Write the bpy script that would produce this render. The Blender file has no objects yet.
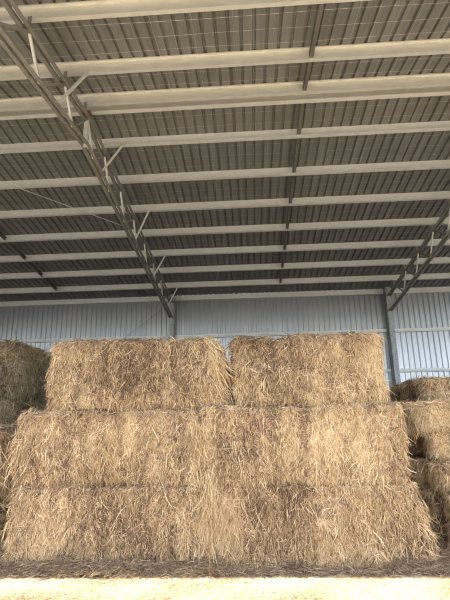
import bpy, math, random
import numpy as np
from mathutils import Matrix, Vector

random.seed(7)
RNG = np.random.default_rng(11)
SC = bpy.context.scene
COL = SC.collection

# ------------------------------------------------------------------ camera
CAM_H = 1.63
F_PX, PITCH, YAW, ROLL = 453.41, 0.2618, 0.0551, 0.0188
def rot3():
    c, s = math.cos(YAW), math.sin(YAW); A = np.array([[c, s, 0], [-s, c, 0], [0, 0, 1]])
    c, s = math.cos(PITCH), math.sin(PITCH); B = np.array([[1, 0, 0], [0, c, s], [0, -s, c]])
    c, s = math.cos(ROLL), math.sin(ROLL); C = np.array([[c, 0, -s], [0, 1, 0], [s, 0, c]])
    return C @ B @ A
R3 = rot3()
cam_data = bpy.data.cameras.new('camera')
cam = bpy.data.objects.new('camera', cam_data); COL.objects.link(cam)
right, fwd, up = R3[0], R3[1], R3[2]
cam.matrix_world = Matrix(((right[0], up[0], -fwd[0], 0), (right[1], up[1], -fwd[1], 0),
                           (right[2], up[2], -fwd[2], CAM_H), (0, 0, 0, 1)))
cam_data.sensor_fit = 'VERTICAL'; cam_data.sensor_height = 24.0
cam_data.lens = F_PX / 600 * 24.0
cam_data.clip_start = 0.05; cam_data.clip_end = 500
SC.camera = cam

SUN_EL = 62.4
# ------------------------------------------------------------------ sky, sun, exposure
world = bpy.data.worlds.new('world'); SC.world = world; world.use_nodes = True
wn = world.node_tree.nodes; wl = world.node_tree.links
bg = wn['Background']
sky = wn.new('ShaderNodeTexSky'); sky.sky_type = 'NISHITA'; sky.sun_disc = False
sky.sun_elevation = math.radians(SUN_EL); sky.sun_rotation = math.radians(180)
sky.air_density = 1.0; sky.dust_density = 2.0; sky.ozone_density = 1.0
wl.new(sky.outputs[0], bg.inputs[0]); bg.inputs[1].default_value = 0.42
sun_d = bpy.data.lights.new('sun', 'SUN'); sun_d.energy = 8.4; sun_d.angle = math.radians(0.6)
sun_d.color = (1.0, 0.95, 0.87)
sun = bpy.data.objects.new('sun', sun_d); COL.objects.link(sun)
sun.location = (0, -20, 20); sun.rotation_euler = (math.radians(90 - SUN_EL), 0, 0)
SC.view_settings.view_transform = 'Standard'; SC.view_settings.look = 'None'
SC.view_settings.exposure = 0.40; SC.view_settings.gamma = 1.0
SC.view_settings.use_curve_mapping = False
SC.cycles.denoising_prefilter = 'NONE'; SC.cycles.filter_width = 1.15
SC.cycles.max_bounces = 8; SC.cycles.diffuse_bounces = 6

# ------------------------------------------------------------------ materials
def mat(name, base, rough=0.6, metal=0.0, noise=None, bump=None, spec=0.4):
    m = bpy.data.materials.new(name); m.use_nodes = True
    nt = m.node_tree; b = nt.nodes['Principled BSDF']
    b.inputs['Base Color'].default_value = (*base, 1); b.inputs['Roughness'].default_value = rough
    b.inputs['Metallic'].default_value = metal; b.inputs['Specular IOR Level'].default_value = spec
    tc = nt.nodes.new('ShaderNodeTexCoord')
    if noise:
        scale, c2, lo, hi, stretch = noise
        mp = nt.nodes.new('ShaderNodeMapping'); mp.inputs['Scale'].default_value = stretch
        n = nt.nodes.new('ShaderNodeTexNoise'); n.inputs['Scale'].default_value = scale; n.inputs['Detail'].default_value = 6
        r = nt.nodes.new('ShaderNodeValToRGB')
        r.color_ramp.elements[0].position = lo; r.color_ramp.elements[0].color = (*base, 1)
        r.color_ramp.elements[1].position = hi; r.color_ramp.elements[1].color = (*c2, 1)
        nt.links.new(tc.outputs['Object'], mp.inputs[0]); nt.links.new(mp.outputs[0], n.inputs[0])
        nt.links.new(n.outputs[0], r.inputs[0]); nt.links.new(r.outputs[0], b.inputs['Base Color'])
    if bump:
        n2 = nt.nodes.new('ShaderNodeTexNoise'); n2.inputs['Scale'].default_value = bump[0]; n2.inputs['Detail'].default_value = 5
        bp = nt.nodes.new('ShaderNodeBump'); bp.inputs['Strength'].default_value = bump[1]; bp.inputs['Distance'].default_value = bump[2]
        nt.links.new(tc.outputs['Object'], n2.inputs[0]); nt.links.new(n2.outputs[0], bp.inputs['Height'])
        nt.links.new(bp.outputs[0], b.inputs['Normal'])
    return m

def hay_mat(name, stops, rough=0.7):
    """colour comes from each stalk's own tone (an attribute of the mesh)"""
    m = bpy.data.materials.new(name); m.use_nodes = True
    nt = m.node_tree; b = nt.nodes['Principled BSDF']
    a = nt.nodes.new('ShaderNodeAttribute'); a.attribute_name = 'tone'
    r = nt.nodes.new('ShaderNodeValToRGB')
    e = r.color_ramp.elements
    e[0].position = stops[0][0]; e[0].color = (*stops[0][1], 1)
    e[1].position = stops[-1][0]; e[1].color = (*stops[-1][1], 1)
    for p, c in stops[1:-1]:
        k = e.new(p); k.color = (*c, 1)
    nt.links.new(a.outputs['Fac'], r.inputs[0]); nt.links.new(r.outputs[0], b.inputs['Base Color'])
    b.inputs['Roughness'].default_value = rough; b.inputs['Specular IOR Level'].default_value = 0.25
    return m

HAY = [(0.0, (0.11, 0.063, 0.038)), (0.25, (0.31, 0.190, 0.112)), (0.5, (0.57, 0.385, 0.21)),
       (0.75, (0.77, 0.565, 0.32)), (1.0, (0.93, 0.77, 0.49))]
HAY_SHADE = [(0.0, (0.10, 0.065, 0.035)), (0.3, (0.22, 0.145, 0.075)), (0.6, (0.38, 0.27, 0.14)), (1.0, (0.62, 0.48, 0.28))]  # hay palette darkened to put shade into the left rear pile
LIT = [(0.0, (0.10, 0.06, 0.035)), (0.4, (0.27, 0.175, 0.105)), (0.7, (0.48, 0.34, 0.20)), (1.0, (0.70, 0.56, 0.38))]
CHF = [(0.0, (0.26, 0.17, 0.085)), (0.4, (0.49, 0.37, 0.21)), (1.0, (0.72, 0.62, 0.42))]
M = {
 'hay': hay_mat('hay', HAY), 'shade_hay': hay_mat('hay_in_shade', HAY_SHADE), 'litter': hay_mat('trampled_litter', LIT), 'chaff': hay_mat('chaff', CHF),
 'floor': mat('chaff_strewn_dirt', (0.50, 0.40, 0.25), 0.95, noise=(9, (0.66, 0.56, 0.38), 0.35, 0.65, (1, 1, 1)), bump=(60, 0.6, 0.02)),
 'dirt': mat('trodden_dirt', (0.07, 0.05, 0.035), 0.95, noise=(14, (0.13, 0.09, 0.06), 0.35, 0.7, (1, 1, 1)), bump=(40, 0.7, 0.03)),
 'gravel': mat('dark_gravel', (0.10, 0.10, 0.095), 0.95, noise=(6, (0.17, 0.165, 0.15), 0.35, 0.65, (1, 1, 1)), bump=(80, 0.6, 0.02)),
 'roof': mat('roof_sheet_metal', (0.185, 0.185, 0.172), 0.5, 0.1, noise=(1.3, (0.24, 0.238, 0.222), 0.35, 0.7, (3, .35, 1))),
 'wall': mat('wall_sheet_metal', (0.47, 0.495, 0.535), 0.30, 0.8, noise=(1.1, (0.53, 0.55, 0.585), 0.35, 0.7, (2, 1, .4))),
 'purlin': mat('galvanised_purlin_steel', (0.68, 0.66, 0.60), 0.45, 0.2, noise=(5, (0.80, 0.775, 0.71), 0.3, 0.75, (1, 3, 3))),
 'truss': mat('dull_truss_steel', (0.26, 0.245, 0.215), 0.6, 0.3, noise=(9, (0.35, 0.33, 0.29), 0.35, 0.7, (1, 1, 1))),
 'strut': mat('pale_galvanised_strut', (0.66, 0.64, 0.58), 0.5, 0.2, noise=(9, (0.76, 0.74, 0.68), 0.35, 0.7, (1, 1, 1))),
 'rust': mat('rusty_plate', (0.20, 0.12, 0.08), 0.8, 0.2, noise=(20, (0.33, 0.22, 0.15), 0.35, 0.7, (1, 1, 1))),
 'brace': mat('dark_bridging_steel', (0.15, 0.135, 0.115), 0.7, 0.2, noise=(6, (0.21, 0.19, 0.16), 0.3, 0.7, (1, 1, 1))),
 'girt': mat('sky_glint_girt_steel', (0.90, 0.93, 0.95), 0.35, 0.0, noise=(4, (0.94, 0.95, 0.96), 0.3, 0.7, (1, 1, 1))),  # near-white base colour carries the sky's reflection on the lips
 'column': mat('galvanised_column_steel', (0.34, 0.35, 0.37), 0.5, 0.3, noise=(16, (0.50, 0.52, 0.54), 0.35, 0.7, (1, 1, 1))),
 'wire': mat('galvanised_wire', (0.80, 0.78, 0.72), 0.35, 0.4),
 'hole': mat('bolt_steel', (0.05, 0.05, 0.05), 0.6, 0.5),
}

# ------------------------------------------------------------------ mesh helpers
def tag(o, label=None, cat=None, group=None, kind=None):
    if label: o['label'] = label
    if cat: o['category'] = cat
    if group: o['group'] = group
    if kind: o['kind'] = kind
    return o
def empty(name, loc=(0, 0, 0)):
    o = bpy.data.objects.new(name, None); COL.objects.link(o); o.location = loc; o.empty_display_size = .1
    return o
class MB:
    def __init__(self): self.v = []; self.f = []
    def box(self, c, s, R=None):
        n = len(self.v)
        for dx in (-.5, .5):
            for dy in (-.5, .5):
                for dz in (-.5, .5):
                    p = Vector((dx * s[0], dy * s[1], dz * s[2]))
                    if R is not None: p = R @ p
                    self.v.append((c[0] + p.x, c[1] + p.y, c[2] + p.z))
        for q in ((0, 1, 3, 2), (4, 6, 7, 5), (0, 4, 5, 1), (2, 3, 7, 6), (0, 2, 6, 4), (1, 5, 7, 3)):
            self.f.append(tuple(n + i for i in q))
        return self
    def bar(self, a, b, w, h, upv=(0, 0, 1)):
        """box beam from a to b, w across, h along up"""
        a = Vector(a); b = Vector(b); d = (b - a); L = d.length; d.normalize()
        u = Vector(upv); x = d.cross(u)
        if x.length < 1e-4: x = d.cross(Vector((1, 0, 0)))
        x.normalize(); z = x.cross(d)
        R = Matrix((x, d, z)).transposed()
        return self.box((a + b) / 2, (w, L, h), R)
    def prism(self, prof, x0, x1, origin, ya, za, cap=True):
        """closed profile [(y,z)] swept along X; ya, za: (Y,Z) images of the profile axes"""
        n = len(self.v); k = len(prof)
        for X in (x0, x1):
            for (y, z) in prof:
                self.v.append((X, origin[0] + y * ya[0] + z * za[0], origin[1] + y * ya[1] + z * za[1]))
        for i in range(k):
            j = (i + 1) % k
            self.f.append((n + i, n + j, n + k + j, n + k + i))
        if cap: self.f.append(tuple(range(n, n + k))[::-1]); self.f.append(tuple(range(n + k, n + 2 * k)))
        return self
    def tube(self, pts, r, seg=6):
        pts = [Vector(p) for p in pts]; n = len(self.v)
        for i, p in enumerate(pts):
            d = (pts[min(i + 1, len(pts) - 1)] - pts[max(i - 1, 0)]).normalized()
            a = d.cross(Vector((0, 0, 1)))
            if a.length < 1e-3: a = d.cross(Vector((1, 0, 0)))
            a.normalize(); b = d.cross(a)
            for k in range(seg):
                t = 2 * math.pi * k / seg
                self.v.append(tuple(p + a * (r * math.cos(t)) + b * (r * math.sin(t))))
        for i in range(len(pts) - 1):
            for k in range(seg):
                k2 = (k + 1) % seg
                self.f.append((n + i * seg + k, n + i * seg + k2, n + (i + 1) * seg + k2, n + (i + 1) * seg + k))
        self.f.append(tuple(n + k for k in range(seg))[::-1])
        self.f.append(tuple(n + (len(pts) - 1) * seg + k for k in range(seg)))
        return self
    def build(self, name, m, parent=None, loc=(0, 0, 0), local=False):
        """vertices are world coordinates; with loc the origin moves there"""
        me = bpy.data.meshes.new(name)
        if local: vs = self.v
        else: vs = [(x - loc[0], y - loc[1], z - loc[2]) for x, y, z in self.v]
        me.from_pydata(vs, [], self.f)
        import bmesh
        bm = bmesh.new(); bm.from_mesh(me); bmesh.ops.recalc_face_normals(bm, faces=bm.faces); bm.to_mesh(me); bm.free()
        me.materials.append(m)
        o = bpy.data.objects.new(name, me); COL.objects.link(o)
        if parent is not None:
            o.parent = parent
            o.location = Vector(loc) - (parent.location if not local else Vector((0, 0, 0)))
        else: o.location = loc
        return o

# ------------------------------------------------------------------ dimensions (ground z = 0)
K = 0.975
YR, HR, SL = 7.27 * K, 6.03 * K + CAM_H, 0.1304           # ridge position, underside of roof sheet at the ridge, slope
AL = math.atan(SL); CA, SA = math.cos(AL), math.sin(AL)
YW = 16.52                                        # back wall
YF = 2.0                               # open front
COLX = [-18.70, -10.79, -2.88, 5.03, 12.94]
X0, X1 = COLX[0] - 0.3, COLX[-1] + 0.3
def roof_z(y): return HR - abs(y - YR) * SL
ZG = [1.64 + CAM_H - 1.44 * 2, 1.64 + CAM_H - 1.44, 1.64 + CAM_H, 3.08 + CAM_H]   # wall girts
ZTOP = 4.50 + CAM_H                               # underside of the eave beam
PD = 0.207

# ------------------------------------------------------------------ floor
mb = MB(); mb.v = [(-6.5, -5, .0), (10, -5, .0), (10, 5.9, .0), (-6.5, 5.9, .0)]; mb.f = [(0, 1, 2, 3)]
tag(mb.build('floor', M['floor']), kind='structure')
mb = MB(); mb.v = [(-80, -80, -.012), (80, -80, -.012), (80, 70, -.012), (-80, 70, -.012)]; mb.f = [(0, 1, 2, 3)]
tag(mb.build('yard_ground', M['gravel']), kind='structure')

# ------------------------------------------------------------------ ceiling: ribbed roof sheet over two slopes
def ribs(x0, x1, pitch, h, wb, wt):
    out = [(x0, 0)]; x = x0 + pitch / 2
    while x < x1 - wb:
        out += [(x - wb / 2, 0), (x - wt / 2, h), (x + wt / 2, h), (x + wb / 2, 0)]
        out += [(x + pitch / 2 - .012, 0), (x + pitch / 2 - .006, .003), (x + pitch / 2 + .006, .003), (x + pitch / 2 + .012, 0)]
        x += pitch
    out.append((x1, 0)); return out
prof = ribs(X0, X1, 0.195, 0.046, 0.056, 0.034)
mb = MB(); k = len(prof); T = 0.004
ys = [YF - .12, YR, YW + .055]
for t in (0, T):
    for y in ys:
        for (x, z) in prof: mb.v.append((x, y, roof_z(y) + z + t))
for t in range(2):
    for j in range(2):
        a = (t * 3 + j) * k; b = a + k
        for i in range(k - 1): mb.f.append((a + i, a + i + 1, b + i + 1, b + i))
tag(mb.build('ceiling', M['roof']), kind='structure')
mb = MB()   # ridge cap
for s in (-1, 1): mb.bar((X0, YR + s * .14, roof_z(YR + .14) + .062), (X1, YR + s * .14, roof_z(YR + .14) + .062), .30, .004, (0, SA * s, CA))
tag(mb.build('ridge_cap', M['roof']), kind='structure')

# ------------------------------------------------------------------ back wall and end walls
def wall_sheet(name, a, b, z0, z1, pitch, h):
    """ribbed vertical sheet from a to b (x,y); ribs stand towards the left hand side of a->b"""
    a = Vector((*a, 0)); b = Vector((*b, 0)); d = (b - a); L = d.length; d.normalize(); n = Vector((-d.y, d.x, 0))
    pr = [(0, 0)]; x = pitch / 2
    while x < L - pitch / 2:
        pr += [(x - .056, 0), (x - .030, h), (x + .030, h), (x + .056, 0)]; x += pitch
    pr.append((L, 0)); mb = MB(); k = len(pr)
    for t in (0, .004):
        for z in (z0, z1):
            for (u, w) in pr:
                p = a + d * u + n * (w - t); mb.v.append((p.x, p.y, z))
    for t in (0, 2 * k):
        for i in range(k - 1): mb.f.append((t + i, t + i + 1, t + k + i + 1, t + k + i))
    return tag(mb.build(name, M['wall']), kind='structure')
wall_sheet('wall_back', (X1, YW + .03), (X0, YW + .03), 0, roof_z(YW) - .012, 0.192, .038)
# gable end wall on the far left, stepped to the roof line by its own top edge
def gable(name, x, sgn):
    mb = MB(); ny = 0; pr = []; y = YF
    while y < YW - .01:
        y2 = min(y + .19, YW); pr += [(y, 0), (y + .05, 0), (y + .065, .03), (y + .125, .03), (y + .14, 0)]; y = y2
    pr.append((YW - .03, 0)); pr = [p for p in pr if p[0] <= YW - .03]
    k = len(pr)
    for t in (0, .004):
        for top in (0, 1):
            for (yy, w) in pr: mb.v.append((x + sgn * (w - t), yy, (roof_z(yy) - .01) if top else 0))
    for t in (0, 2 * k):
        for i in range(k - 1): mb.f.append((t + i, t + i + 1, t + k + i + 1, t + k + i))
    return tag(mb.build(name, M['wall']), kind='structure')
gable('wall_left', X0 + .02, 1)

# ------------------------------------------------------------------ purlins
def z_profile(d, fl=.075, lip=.02, t=.0035):
    # y axis: towards the camera side (-), z axis: down from the roof sheet; web at y=0
    o = [(-fl, -d + lip), (-fl, -d), (0, -d), (0, 0 - t), (fl, 0 - t), (fl, -lip), (fl - t, -lip), (fl - t, -2 * t),
         (t, -2 * t), (t, -2 * t)]
    # simple open Z traced with thickness
    return [(-fl, -d), (t, -d), (t, -t), (fl, -t), (fl, -lip), (fl + t, -lip), (fl + t, 0), (0, 0), (0, -d + t), (-fl + t, -d + t), (-fl + t, -d + lip), (-fl, -d + lip)]
SP = 1.237 * K
BACK = [0.126 * K] + [(1.06 + 1.237 * i) * K for i in range(8)]
FRONT = [0.126 * K, 1.047 * K] + [(2.285 + 1.237 * i) * K for i in range(6)]
ordn = ['first', 'second', 'third', 'fourth', 'fifth', 'sixth', 'seventh', 'eighth']
def make_purlin(s, side, label):
    y = YR + side * s * CA; z = HR - s * SA - .001
    mb = MB()
    mb.prism(z_profile(PD), X0 + .1, X1 - .1, (y, z), (side * CA, -SA), (-side * SA, CA))
    # row of bolt holes at each truss
    p = empty('roof_purlin', (COLX[2], y, z))
    mb.build('beam', M['purlin'], p, loc=(COLX[2], y, z))
    if side < 0 and s < 2.4:
        for dx in (-.35, .35):
            for dz in (.06, .15):
                c = (COLX[2] + dx, y + SA * dz - .003, z - dz * CA)
                MB().tube([(c[0], c[1] - .004, c[2]), (c[0], c[1] + .004, c[2])], .009, 8).build('bolt', M['hole'], p, loc=c)
    tag(p, label, 'purlin', 'steel purlins across the shed roof')
for i, s in enumerate(BACK):
    if i == 0: lb = 'brownish ridge purlin with bright lower lip, just behind the roof ridge'
    else: lb = '%s pale steel purlin down the rear roof slope, counted from the ridge' % ordn[i - 1] if i < 5 else \
        ('lowest roof purlin, running along the top of the back wall' if i == 8 else '%s pale steel purlin above the one along the top of the back wall' % ordn[7 - i])
    make_purlin(s, 1, lb)
FRONT = [s for s in FRONT if YR - s * CA > YF + .1]
for i, s in enumerate(FRONT):
    lb = {0: 'wide pale purlin just in front of the roof ridge, close to the ridge purlin', 1: 'broad cream purlin next in front of the ridge pair',
          2: 'brightest whitish purlin across the top of the photo'}.get(i, 'steel purlin of the front roof slope, %s ahead of the brightest whitish one' % ordn[i - 3])
    make_purlin(s, -1, lb)
# ------------------------------------------------------------------ bridging between the purlins, at mid bay
def bridging(x, side, s0, s1, lb, grp):
    mb = MB(); d = .13
    ya = YR + side * (s0 + .012) * CA; yb = YR + side * (s1 - .012) * CA
    za = HR - s0 * SA - d; zb = HR - s1 * SA - d
    mb.bar((x, ya, za), (x, yb, zb), .012, .08); mb.bar((x + .03, ya, za + .045), (x + .03, yb, zb + .045), .06, .008); mb.bar((x + .03, ya, za - .045), (x + .03, yb, zb - .045), .06, .008)
    o = mb.build('purlin_bridging', M['brace'], loc=(x, ya, za)); tag(o, lb, 'bridging', grp)
for x, nm in ((1.085, 'middle bay'), (-6.92, 'left bay')):
    for i in range(len(BACK) - 2):
        bridging(x, 1, BACK[i], BACK[i + 1], 'dark bridging strut in the %s, %s space behind the ridge purlin' % (nm, ordn[i]), 'bridging line of the ' + nm)
    for i in range(0, len(FRONT) - 1):
        bridging(x, -1, FRONT[i], FRONT[i + 1], 'dark bridging strut in the %s, %s space ahead of the ridge pair' % (nm, ordn[i]), 'bridging line of the ' + nm)

# ------------------------------------------------------------------ safety mesh under the sheets
mb = MB()
def wire_x(y, z):
    pts = []; x = X0 + .2; ph = random.random() * 6
    while x < X1 - .2:
        pts.append((x, y + .006 * math.sin(x * 1.7 + ph), z - .012 - .012 * abs(math.sin(x * .9 + ph)))); x += .8
    mb.tube(pts, .0012, 3)
y = YR - .35
while y > YF: wire_x(y, roof_z(y) - .002); y -= .3
y = YR + .2
while y < YW - .3: wire_x(y, roof_z(y) - .002); y += .3
x = X0 + .3
while x < X1 - .3:
    for s in (-1, 1):
        ye = YF + .1 if s < 0 else YW - .3
        mb.tube([(x, YR + s * .02, roof_z(YR) - .012), (x, ye, roof_z(ye) - .012)], .0012, 3)
    x += .3
tag(mb.build('safety_mesh', M['wire'], loc=(0, YR, HR)), 'thin galvanised safety wires strung across the underside of the roof sheets', 'wire mesh')

# ------------------------------------------------------------------ trusses
OT, OB = .40, .955      # chord centre lines below the roof sheet
def angle_bar(mb, a, b, w, t, up=(0, 0, 1), flip=1):
    """an L section made of two plates"""
    a = Vector(a); b = Vector(b); d = (b - a).normalized(); x = d.cross(Vector(up)).normalized(); z = x.cross(d)
    mb.bar(a, b, t, w, up)
    o = x * (flip * w / 2) - z * (w / 2 - t / 2); mb.bar(a + o, b + o, w, t, up)
def chord_pt(y, o): return (y, roof_z(y) - o)
def truss(x, lb):
    t = empty('roof_truss', (x, YR, HR - .36)); L = (x, YR, HR - .36)
    yb1 = YW - .32
    yf1 = YF + .32
    for nm, o, in (('top_chord', OT), ('bottom_chord', OB)):
        mb = MB()
        for (ya, yb) in ((yf1, YR), (YR, yb1)):
            if nm == 'bottom_chord' and ya == yf1: ya = yf1
            for dx, fl in ((-.028, -1), (.028, 1)):
                angle_bar(mb, (x + dx, ya, roof_z(ya) - o), (x + dx, yb, roof_z(yb) - o), .055, .008, flip=fl)
        mb.build(nm, M['truss'], t, loc=L)
    # panels: steep pale strut then flat dark strut
    fr = sorted([YR - s_ * CA for s_ in FRONT[1:]]); bk = [YR + (1.06 * K + SP * i) * CA for i in range(7)]
    nodes = fr + [YR] + bk
    for a_, b_ in zip(nodes[:-1], nodes[1:]):
        mid = a_ + .40
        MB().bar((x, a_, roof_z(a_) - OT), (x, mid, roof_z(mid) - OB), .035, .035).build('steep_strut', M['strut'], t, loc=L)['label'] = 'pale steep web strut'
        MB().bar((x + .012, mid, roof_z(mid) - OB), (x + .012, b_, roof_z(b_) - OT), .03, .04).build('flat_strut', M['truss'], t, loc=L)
    # ridge post and gusset
    mb = MB(); mb.bar((x - .01, YR, HR - OT + .08), (x - .01, YR, HR - OB - .04), .07, .07, (0, 1, 0)); mb.build('ridge_post', M['strut'], t, loc=L)
    mb = MB(); mb.box((x, YR, HR - OT + .02), (.012, .26, .18)); mb.box((x, YR, HR - OT + .10), (.14, .16, .012)); mb.build('gusset_plate', M['rust'], t, loc=L)
    # cleats up to the purlins
    for s, sd in [(s, 1) for s in BACK] + [(s, -1) for s in FRONT]:
        y = YR + sd * s * CA
        MB().box((x, y + sd * .03, roof_z(y) - (.14 + OT - .03) / 2 - .02), (.055, .008, OT - .03 - .14)).build('purlin_cleat', M['truss'], t, loc=L)
    mb = MB(); mb.box((x, yb1 + .05, roof_z(YW) - .62), (.16, .012, .72)); mb.build('end_plate', M['truss'], t, loc=L)
    tag(t, lb, 'truss', 'roof trusses')
truss(COLX[2], 'steel lattice roof truss crossing the upper left, with light struts')
truss(COLX[3], 'dark lattice roof truss at the right edge, meeting the wall above the right column')
truss(COLX[1], 'lattice roof truss one bay further left, beyond the upper left truss')
truss(COLX[4], 'lattice roof truss one bay to the right of the right-edge truss')
# fly braces of the near truss
def fly(x, yb, xp, yp, zp, lb, w=.05):
    a = Vector((x + .02, yb, roof_z(yb) - OB + .02)); b = Vector((xp, yp, zp))
    mb = MB(); mb.bar(a, b, w, .006, (0, 1, .2)); mb.bar(a + Vector((0, .02, -.01)), b + Vector((0, .02, -.01)), .006, w * .8, (0, 1, .2))
    o = mb.build('fly_brace', M['strut'], loc=tuple(a)); tag(o, lb, 'brace', 'fly braces from truss to purlins')
YB = [YR + s * CA for s in BACK]; YFR = [YR - s * CA for s in FRONT]
fly(COLX[2], YFR[1] - .27, -2.44, YFR[1] - .02, roof_z(YFR[1]) - .11, 'broad pale flat fly brace ahead of the ridge on the left truss')
fly(COLX[2], YB[1] - .2, -2.46, YB[1] - .09, roof_z(YB[1]) - .20, 'fly brace on the left truss, first one behind the ridge', .042)
fly(COLX[2], YB[3] + .12, -2.46, YB[3] - .09, roof_z(YB[3]) - .20, 'fly brace on the left truss, second one behind the ridge', .042)
fly(COLX[2], YB[5] - .12, -2.48, YB[5] - .09, roof_z(YB[5]) - .20, 'fly brace on the left truss, third one behind the ridge', .042)
fly(COLX[2], YB[7] - .1, -2.5, YB[7] - .09, roof_z(YB[7]) - .20, 'small fly brace at the wall end of the left truss, beside the left column', .04)
# roof bracing rod in the left bay
mb = MB(); mb.tube([(-2.98, 11.2, roof_z(11.2) - .32), (-6.9, 7.6, roof_z(7.6) - .32)], .009, 6)
tag(mb.build('bracing_rod', M['strut'], loc=(-2.98, 11.2, 6.5)), 'thin diagonal bracing rod under the roof of the left bay', 'rod')
mb = MB(); mb.tube([(-3.02, YW - .16, 4.3 + CAM_H), (-10.6, YW - .16, .2)], .008, 6)
tag(mb.build('bracing_rod', M['truss'], loc=(-3.0, YW - .12, 4.2)), 'thin dark diagonal rod across the back wall left of the left column', 'rod')

# ------------------------------------------------------------------ columns and girts
def column(x, lb):
    H = roof_z(YW) - .02; y = YW - .28; c = empty('steel_column', (x, y, 0))
    mb = MB(); mb.box((x, y - .09, H / 2), (.17, .012, H)); mb.box((x, y + .17, H / 2), (.17, .012, H)); mb.box((x, y + .04, H / 2), (.010, .248, H))
    mb.build('h_section', M['column'], c, loc=(x, y, 0))
    MB().box((x, y, .01), (.32, .34, .02)).build('base_plate', M['truss'], c, loc=(x, y, 0))
    z = .6 if x == COLX[3] or x == COLX[2] else 99
    while z < H - .3:
        for dx in (-.045, .045): MB().tube([(x + dx, y - .100, z), (x + dx, y - .094, z)], .011, 8).build('bolt_hole', M['hole'], c, loc=(x + dx, y - .1, z))
        z += .5
    tag(c, lb, 'column', 'columns along the back wall')
column(COLX[1], 'steel column of the back wall two bays left of the right column')
column(COLX[2], 'left steel column at the foot of the near lattice truss against the back wall')
column(COLX[3], 'right steel column standing between the stacks against the back wall')
column(COLX[4], 'steel column of the back wall one bay right of the right column')
lv = ['lowest', 'second lowest', 'second highest', 'highest']
bn = ['far left bay', 'left bay', 'middle bay', 'right bay']
for b in range(4):
    for k, z in enumerate(ZG):
        xa, xb = COLX[b] + .12, COLX[b + 1] - .12; mb = MB(); y = YW - .075
        mb.box(((xa + xb) / 2, y, z - .03), (xb - xa, .006, .07)); mb.box(((xa + xb) / 2, y - .0, z + .005), (xb - xa, .10, .006))
        mb.box(((xa + xb) / 2, y - .05, z + .0), (xb - xa, .006, .075)); mb.box(((xa + xb) / 2, y + .03, z - .065), (xb - xa, .06, .006))
        tag(mb.build('wall_girt', M['girt'], loc=(xa, y, z)), '%s bright horizontal girt on the back wall, %s' % (lv[k], bn[b]), 'girt', 'girts on the back wall')

# ------------------------------------------------------------------ hay
def wob(P, seed, scale, n=14):
    """smooth 3-D noise in about -1..1"""
    r = np.random.default_rng(seed); out = np.zeros(len(P))
    for _ in range(n):
        k = r.normal(size=3); k = k / np.linalg.norm(k) * scale * r.uniform(.5, 1.8)
        out += np.sin(P @ k + r.uniform(0, 6.28))
    return out / math.sqrt(n / 2) * .6

class Bale:
    def __init__(s, L, D, H, seed, r=.10, flare=(0, 0), bulge=.03, amp=.02, lean=0):
        s.h = np.array([L / 2, D / 2, H / 2]); s.H = H; s.seed = seed; s.r = r; s.flare = flare; s.bulge = bulge; s.amp = amp; s.lean = lean
    def map(s, q, lift=0.0):
        rv = s.r * np.array([1, .75, .55]); inner = s.h - rv
        c = np.clip(q, -inner, inner); e = (q - c) / rv; e /= (np.linalg.norm(e, axis=1, keepdims=True) + 1e-9)
        n = e / rv; n /= (np.linalg.norm(n, axis=1, keepdims=True) + 1e-9)
        disp = s.amp * wob(q, s.seed, 5.5) + s.amp * .6 * wob(q, s.seed + 1, 17) + s.amp * .8 * wob(q * np.array([1, .2, .15]), s.seed + 2, 22)
        p = c + e * rv + n * (disp + lift)[:, None]
        t = p[:, 2] / s.h[2]                    # -1 bottom .. 1 top
        u = p[:, 0] / s.h[0]
        f = np.where(u > 0, s.flare[1], s.flare[0]) * np.sign(u) * u * u
        p[:, 0] += f * (1 - t) / 2
        b = s.bulge * (1 - t * t)
        p[:, 1] += np.sign(p[:, 1]) * b * (1 - u * u * .6)
        p[:, 1] += s.lean * (1 - t) / 2
        p[:, 2] = np.maximum(p[:, 2], -s.h[2] + .002) + s.h[2]
        return p, n
    def tone(s, q):
        v = np.clip(.5 + .17 * wob(q * np.array([1, .4, .14]), s.seed + 5, 24) + .18 * wob(q, s.seed + 6, 4.5) + .05 * wob(q, s.seed + 7, 30), 0, 1)
        return v

def np_mesh(name, V, F, tone, m, parent=None, loc=(0, 0, 0)):
    me = bpy.data.meshes.new(name); nf = len(F)
    me.vertices.add(len(V)); me.vertices.foreach_set('co', V.astype(np.float32).ravel())
    me.loops.add(nf * 4); me.loops.foreach_set('vertex_index', F.astype(np.int32).ravel())
    me.polygons.add(nf); me.polygons.foreach_set('loop_start', np.arange(0, nf * 4, 4, dtype=np.int32))
    me.update(calc_edges=True)
    at = me.attributes.new('tone', 'FLOAT', 'POINT'); at.data.foreach_set('value', tone.astype(np.float32))
    me.materials.append(m)
    o = bpy.data.objects.new(name, me); COL.objects.link(o); o.parent = parent; o.location = loc
    return o

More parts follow.
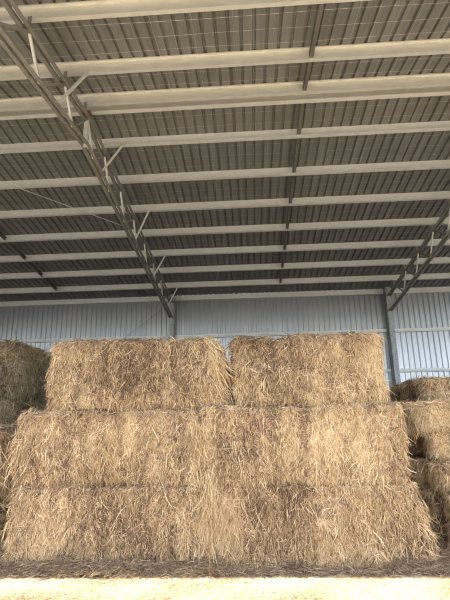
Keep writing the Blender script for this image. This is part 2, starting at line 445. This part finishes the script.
def body_mesh(b, step):
    nx, ny, nz = [max(6, int(2 * e / step)) for e in b.h]
    V = []; F = []; off = 0
    for ax, sg in ((0, 1), (0, -1), (1, 1), (1, -1), (2, 1), (2, -1)):
        o1, o2 = [i for i in range(3) if i != ax]; n1, n2 = (nx, ny, nz)[o1], (nx, ny, nz)[o2]
        g1, g2 = np.meshgrid(np.linspace(-1, 1, n1 + 1), np.linspace(-1, 1, n2 + 1), indexing='ij')
        q = np.zeros((g1.size, 3)); q[:, ax] = sg * b.h[ax]; q[:, o1] = g1.ravel() * b.h[o1]; q[:, o2] = g2.ravel() * b.h[o2]
        V.append(q); i, j = np.meshgrid(np.arange(n1), np.arange(n2), indexing='ij'); a = (i * (n2 + 1) + j).ravel() + off
        f = np.stack([a, a + n2 + 1, a + n2 + 2, a + 1], 1)
        flip = (sg > 0) == (ax == 1)
        F.append(f[:, ::-1] if flip else f); off += q.shape[0]
    V = np.concatenate(V); F = np.concatenate(F)
    _, first, inv = np.unique(np.round(V, 5), axis=0, return_index=True, return_inverse=True)
    return V[first], inv.reshape(-1)[F]

def strands(P, N, T, tone, rng, lmu=.10, lsig=.45, w=.003, ang=.40, out=(0.0, .55), droop=.5, wild=.12):
    """bent stalks rooted at P; T tangent they mostly follow"""
    n = len(P); N = N / np.linalg.norm(N, axis=1, keepdims=True)
    T = T - (T * N).sum(1, keepdims=True) * N; T /= (np.linalg.norm(T, axis=1, keepdims=True) + 1e-6); B = np.cross(N, T)
    a = rng.normal(0, ang, n); wi = rng.random(n) < wild; a = np.where(wi, rng.uniform(-3.1, 3.1, n), a)
    o = rng.uniform(*out, n) * rng.random(n)
    o = np.where(rng.random(n) < .04, rng.uniform(.4, 1.0, n), o)
    d = T * np.cos(a)[:, None] + B * np.sin(a)[:, None] + N * o[:, None]; d /= np.linalg.norm(d, axis=1, keepdims=True)
    L = np.clip(rng.lognormal(math.log(lmu), lsig, n), .03, .42)
    k = rng.normal(0, .16, n); bend = B * np.cos(a)[:, None] - T * np.sin(a)[:, None]
    rings = []
    ww = w * np.exp(rng.normal(-.05, .42, n))
    s1 = np.cross(d, N + rng.normal(0, .7, (n, 3))); s1 /= np.linalg.norm(s1, axis=1, keepdims=True) + 1e-9; s2 = np.cross(d, s1)
    for t, wt in ((0, .9), (.5, 1), (1, .35)):
        c = P + d * (L * t)[:, None] + bend * (k * L * t * (t - .1) * 2)[:, None] + np.array([0, 0, -1]) * (droop * o * L * t * t)[:, None]
        for j in range(3):
            an = 2 * math.pi * j / 3
            rings.append(c + (s1 * math.cos(an) + s2 * math.sin(an)) * (ww * wt)[:, None])
    V = np.stack(rings, 1).reshape(-1, 3)
    base = np.arange(n)[:, None] * 9; F = []
    for r_ in (0, 3):
        for j in range(3):
            F.append(np.concatenate([base + r_ + j, base + r_ + (j + 1) % 3, base + r_ + 3 + (j + 1) % 3, base + r_ + 3 + j], 1))
    F = np.stack(F, 1).reshape(-1, 4)
    return V, F, np.repeat(tone, 9)

def hay_bale(L, D, H, seed, loc, label, group, n_front=9000, n_left=0, n_right=0, n_top=2500, m='hay', rz=0.0, dtone=0.0,
             lmu=.066, w=.0027, step=.035, name='hay_bale', wild=.2, **kw):
    b = Bale(L, D, H, seed, **kw); rng = np.random.default_rng(seed * 7 + 3)
    q, F = body_mesh(b, step); p, n = b.map(q)
    t = b.tone(q) - .38 + rng.normal(0, .10, len(q)) + dtone  # body toned darker, painting the shade in gaps between stalks
    root = np_mesh(name, p, F, np.clip(t, 0, 1), M[m], None, loc); root.rotation_euler = (0, 0, rz)
    tag(root, label, 'hay bale', group)
    Q = []; TT = []
    def face(ax, sg, cnt):
        if cnt <= 0: return
        q = rng.uniform(-1, 1, (cnt, 3)) * b.h * 1.0; q[:, ax] = sg * b.h[ax]
        tt = np.zeros((cnt, 3)); 
        if ax == 2:
            tt[:] = rng.normal(0, 1, (cnt, 3)); tt[:, 1] -= .6; tt[:, 2] = 0
        else: tt[:, 2] = -1
        Q.append(q); TT.append(tt)
    face(1, -1, n_front); face(0, -1, n_left); face(0, 1, n_right); face(2, 1, n_top)
    Q = np.concatenate(Q); TT = np.concatenate(TT)
    P, N = b.map(Q, -.004)
    keep = P[:, 2] > .004; Q, TT, P, N = Q[keep], TT[keep], P[keep], N[keep]
    tn = np.clip(.5 + (b.tone(Q) - .5) * .75 + rng.normal(.04, .32, len(Q)) + dtone, 0, 1)
    V, F2, tv = strands(P, N, TT, tn, rng, lmu=lmu, w=w, wild=wild)
    if loc[2] < .1: V[:, 2] = np.maximum(V[:, 2], .003)
    s = np_mesh('loose_stalks', V, F2, tv, M[m], root); s['kind'] = 'stuff'
    return root

def long_wisps(root, b_pts, seed, m='hay'):
    """a hank of long stalks hanging from given local points: (x,y,z, dx,dy,dz, count, length)"""
    rng = np.random.default_rng(seed); P = []; T = []; Ls = []
    VV = []; FF = []; TT = []; off = 0
    for (x, y, z, dx, dy, dz, cnt, L, sp) in b_pts:
        P = np.array([x, y, z]) + rng.normal(0, 1, (cnt, 3)) * np.array(sp); D = np.tile(np.array([dx, dy, dz], float), (cnt, 1)); D /= np.linalg.norm(D[0])
        N = np.tile(np.array([0, -1., 0]), (cnt, 1)) + rng.normal(0, .1, (cnt, 3))
        V, F, tv = strands(P, N, D, np.clip(rng.normal(.68, .17, cnt), 0, 1), rng, lmu=L, lsig=.3, w=.0038, ang=.28, out=(.02, .3), wild=.02)
        VV.append(V); FF.append(F + off); TT.append(tv); off += len(V)
    s = np_mesh('hanging_wisps', np.concatenate(VV), np.concatenate(FF), np.concatenate(TT), M[m], root); s['kind'] = 'stuff'

GM = 'large bales of the front stack'
YS = 5.72       # front face of the main stack
H = .915
b1 = hay_bale(2.44, 1.15, H, 21, (-1.73, YS + .575, 0), 'bottom left bale of the big front stack, resting on the ground', GM, 25000, 3200, 0, 1200, flare=(.03, .0), r=.11, bulge=.02)
b2 = hay_bale(2.36, 1.15, H, 32, (.64, YS + .575, 0), 'bottom right bale of the big front stack, its right end bulging out low', GM, 25000, 0, 4200, 1600, flare=(0, .26), r=.12, bulge=.03, dtone=.01)
b3 = hay_bale(2.30, 1.15, H, 43, (-1.80, YS + .60, H - .01), 'middle row left bale of the big front stack, flared at its left end', GM, 25000, 4200, 0, 1800, flare=(.03, 0), r=.17, bulge=.025)
b4 = hay_bale(2.42, 1.15, H, 54, (.57, YS + .585, H - .01), 'middle row right bale of the big front stack', GM, 25000, 0, 4200, 1600, flare=(0, .03), r=.11, bulge=.03, dtone=.01)
b5 = hay_bale(2.20, 1.10, .89, 65, (-1.52, YS + .60, 2 * H - .02), 'top left bale of the big front stack, with long stalks drooping at its right end', GM, 24000, 3800, 2500, 3800, flare=(.03, .20), r=.17, bulge=.02, dtone=.02)
b6 = hay_bale(1.95, 1.10, .89, 76, (.705, YS + .60, 2 * H - .02), 'top right bale of the big front stack, shorter with a rounded left corner', GM, 20000, 1500, 3800, 3400, flare=(-.02, .02), r=.17, bulge=.02)
long_wisps(b5, [(1.06, -.55, .60, .30, -.1, -1, 260, .22, (.05, .03, .12)), (-1.04, -.50, .45, -.35, -.2, -1, 60, .10, (.03, .05, .12))], 5)
long_wisps(b1, [(1.17, -.56, .86, .25, -.1, -1, 220, .24, (.06, .02, .08)), (-1.16, -.5, .4, -.3, -.2, -1, 120, .14, (.03, .08, .2)), (1.2, -.58, .5, .1, -.1, -1, 150, .28, (.05, .015, .1))], 6)
long_wisps(b2, [(-1.1, -.56, .75, -.5, -.1, -1, 200, .24, (.07, .02, .06)), (1.2, -.5, .55, .5, -.25, -1, 260, .13, (.05, .08, .16)), (-.95, -.58, .55, -.1, -.1, -1, 150, .26, (.08, .015, .1))], 7)
long_wisps(b3, [(-1.10, -.5, .45, -.35, -.2, -1, 260, .15, (.04, .06, .14)), (1.1, -.57, .7, .1, -.1, -1, 120, .22, (.05, .02, .06)), (1.12, -.54, .3, .05, -.1, -1, 260, .14, (.05, .02, .15))], 8)
long_wisps(b4, [(1.17, -.5, .4, .2, -.2, -1, 150, .12, (.02, .08, .2))], 9)

# left rear pile: three high, shade put into its darker hay colour
GL = 'shade-darkened bales of the dark pile at left'
nm3 = ['bottom', 'middle', 'top']
for k in range(3):
    for c in range(2):
        hay_bale(2.4, 1.2, 1.062, 200 + k * 10 + c, (-4.42 - 1.2 + (-.03, .0, .02)[k], 8.42 + .6 + c * 1.24, k * 1.07),
                 '%s shade-darkened bale of the left rear pile, %s' % (nm3[k], ('front one', 'standing behind the front one')[c]), GL,
                 (5200 if c == 0 else 600), 0, (4200 if c == 0 else 2500), (1500 if k == 2 else 400), m='shade_hay', dtone=.12, r=.19, amp=.03, lmu=.11, w=.004, step=.05, wild=.35)
# left near pair, cut by the frame
GN = 'pair of bales cut by the left edge'
for k in range(2):
    hay_bale(2.4, 1.15, .805, 300 + k, (-3.33 - 1.2, 6.05 + .575, k * .80), '%s bale of the two at the left edge beside the big stack' % ('lower', 'upper')[k], GN,
             5000, 0, 4500, 1800, r=.15, amp=.025, lmu=.13, flare=(0, .05 if k == 0 else .02), step=.05, wild=.25)
# right pile of small bales, six high
GR = 'small bales of the right pile'
cx = [2.45, 2.43, 2.34, 2.42, 2.17, 2.44]; fy = [6.15, 6.2, 6.36, 6.52, 6.46, 6.62]
rowl = ['bottom', 'second', 'third', 'fourth', 'fifth', 'top']
hs = .365
for k in range(6):
    for c in range(4):
        x = cx[k] + (0, -.12, -.1, .02)[c] * (1 if k < 5 else .3) + (.0 if c == 0 else random.uniform(-.03, .03))
        y = fy[k] + .23 + c * .475
        if c and k == 3: x -= .20; y -= .02
        if c and k < 3: x += .05
        x = max(x, 2.25) if k < 2 else x
        hay_bale(.95, .46, hs - .004, 400 + k * 7 + c, (x + .475, y, k * hs), '%s row small bale of the right pile, %s' % (rowl[k], ('at the front', 'second from the front', 'third from the front', 'at the rear')[c]), GR,
                 (3600 if c == 0 else 0), 1500, 0, (900 if k in (3, 4, 5) else 200), m='hay', dtone=(.17 if c == 0 else -.04), r=.12, amp=.02, bulge=.02, lmu=.062, step=.03, wild=.3)  # front bales toned paler, those behind darker, to paint the light on them

for o in [o for o in COL.objects if o.get('label') == 'fifth row small bale of the right pile, at the front']:
    long_wisps(o, [(-.2, -.2, .37, .6, -.5, -.1, 160, .10, (.25, .03, .01)), (.2, -.2, .37, -.6, -.5, -.1, 120, .10, (.25, .03, .01))], 15)
# ------------------------------------------------------------------ loose hay on the ground
def litter(name, lab, cat, m, zone, n, hgt, seed, lmu=.08, w=.003, tmean=.5, body=None):
    rng = np.random.default_rng(seed)
    (xa, xb, ya, yb) = zone
    def height(x, y):
        P = np.stack([x, y, np.zeros_like(x)], 1)
        e = yb if body else yb
        edge = ya + .05 + .06 * wob(P * np.array([1, 0, 0]), seed, 4) + .035 * wob(P * np.array([1, 0, 0]), seed + 9, 21)
        t = np.clip((y - edge) / .16, 0, 1)
        return hgt * (t ** .7) * (.65 + .6 * wob(P, seed + 1, 9)) - .012 * (t <= 0), t
    nx, ny = int((xb - xa) / .035), int((yb - ya) / .03)
    gx, gy = np.meshgrid(np.linspace(xa, xb, nx + 1), np.linspace(ya, yb, ny + 1), indexing='ij')
    z, t = height(gx.ravel(), gy.ravel())
    V = np.stack([gx.ravel(), gy.ravel(), z + .004 * rng.normal(size=z.size) * (t > 0)], 1)
    i, j = np.meshgrid(np.arange(nx), np.arange(ny), indexing='ij'); a = (i * (ny + 1) + j).ravel()
    F = np.stack([a, a + ny + 1, a + ny + 2, a + 1], 1)
    tn = np.clip(tmean - .15 + rng.normal(0, .12, len(V)), 0, 1)
    x = rng.uniform(xa, xb, n); y = rng.uniform(ya, yb, n); z, t = height(x, y); k = t > 0
    x, y, z = x[k], y[k], z[k]; m_ = len(x)
    P = np.stack([x, y, z + .004], 1); N = np.tile([0, -.25, 1.], (m_, 1)); T = rng.normal(0, 1, (m_, 3)); T[:, 2] = 0
    V2, F2, t2 = strands(P, N, T, np.clip(rng.normal(tmean, .2, m_), 0, 1), rng, lmu=lmu, w=w, ang=1.0, out=(.0, .9), wild=.3)
    V2[:, 2] = np.maximum(V2[:, 2], .002)
    o = np_mesh(name, np.concatenate([V, V2]), np.concatenate([F, F2 + len(V)]), np.concatenate([tn, t2]), M[m])
    tag(o, lab, cat, kind='stuff'); return o
litter('loose_hay', 'brown loose hay trampled along the foot of the stacks', 'loose hay', 'litter', (-6.5, 5.2, 5.46, 5.90), 40000, .12, 91, tmean=.5, lmu=.07, w=.0032)
# darker trodden ground under the shed
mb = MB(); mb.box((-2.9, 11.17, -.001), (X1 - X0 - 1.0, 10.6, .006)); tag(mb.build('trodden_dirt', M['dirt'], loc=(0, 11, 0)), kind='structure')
# pale chaff in the sun
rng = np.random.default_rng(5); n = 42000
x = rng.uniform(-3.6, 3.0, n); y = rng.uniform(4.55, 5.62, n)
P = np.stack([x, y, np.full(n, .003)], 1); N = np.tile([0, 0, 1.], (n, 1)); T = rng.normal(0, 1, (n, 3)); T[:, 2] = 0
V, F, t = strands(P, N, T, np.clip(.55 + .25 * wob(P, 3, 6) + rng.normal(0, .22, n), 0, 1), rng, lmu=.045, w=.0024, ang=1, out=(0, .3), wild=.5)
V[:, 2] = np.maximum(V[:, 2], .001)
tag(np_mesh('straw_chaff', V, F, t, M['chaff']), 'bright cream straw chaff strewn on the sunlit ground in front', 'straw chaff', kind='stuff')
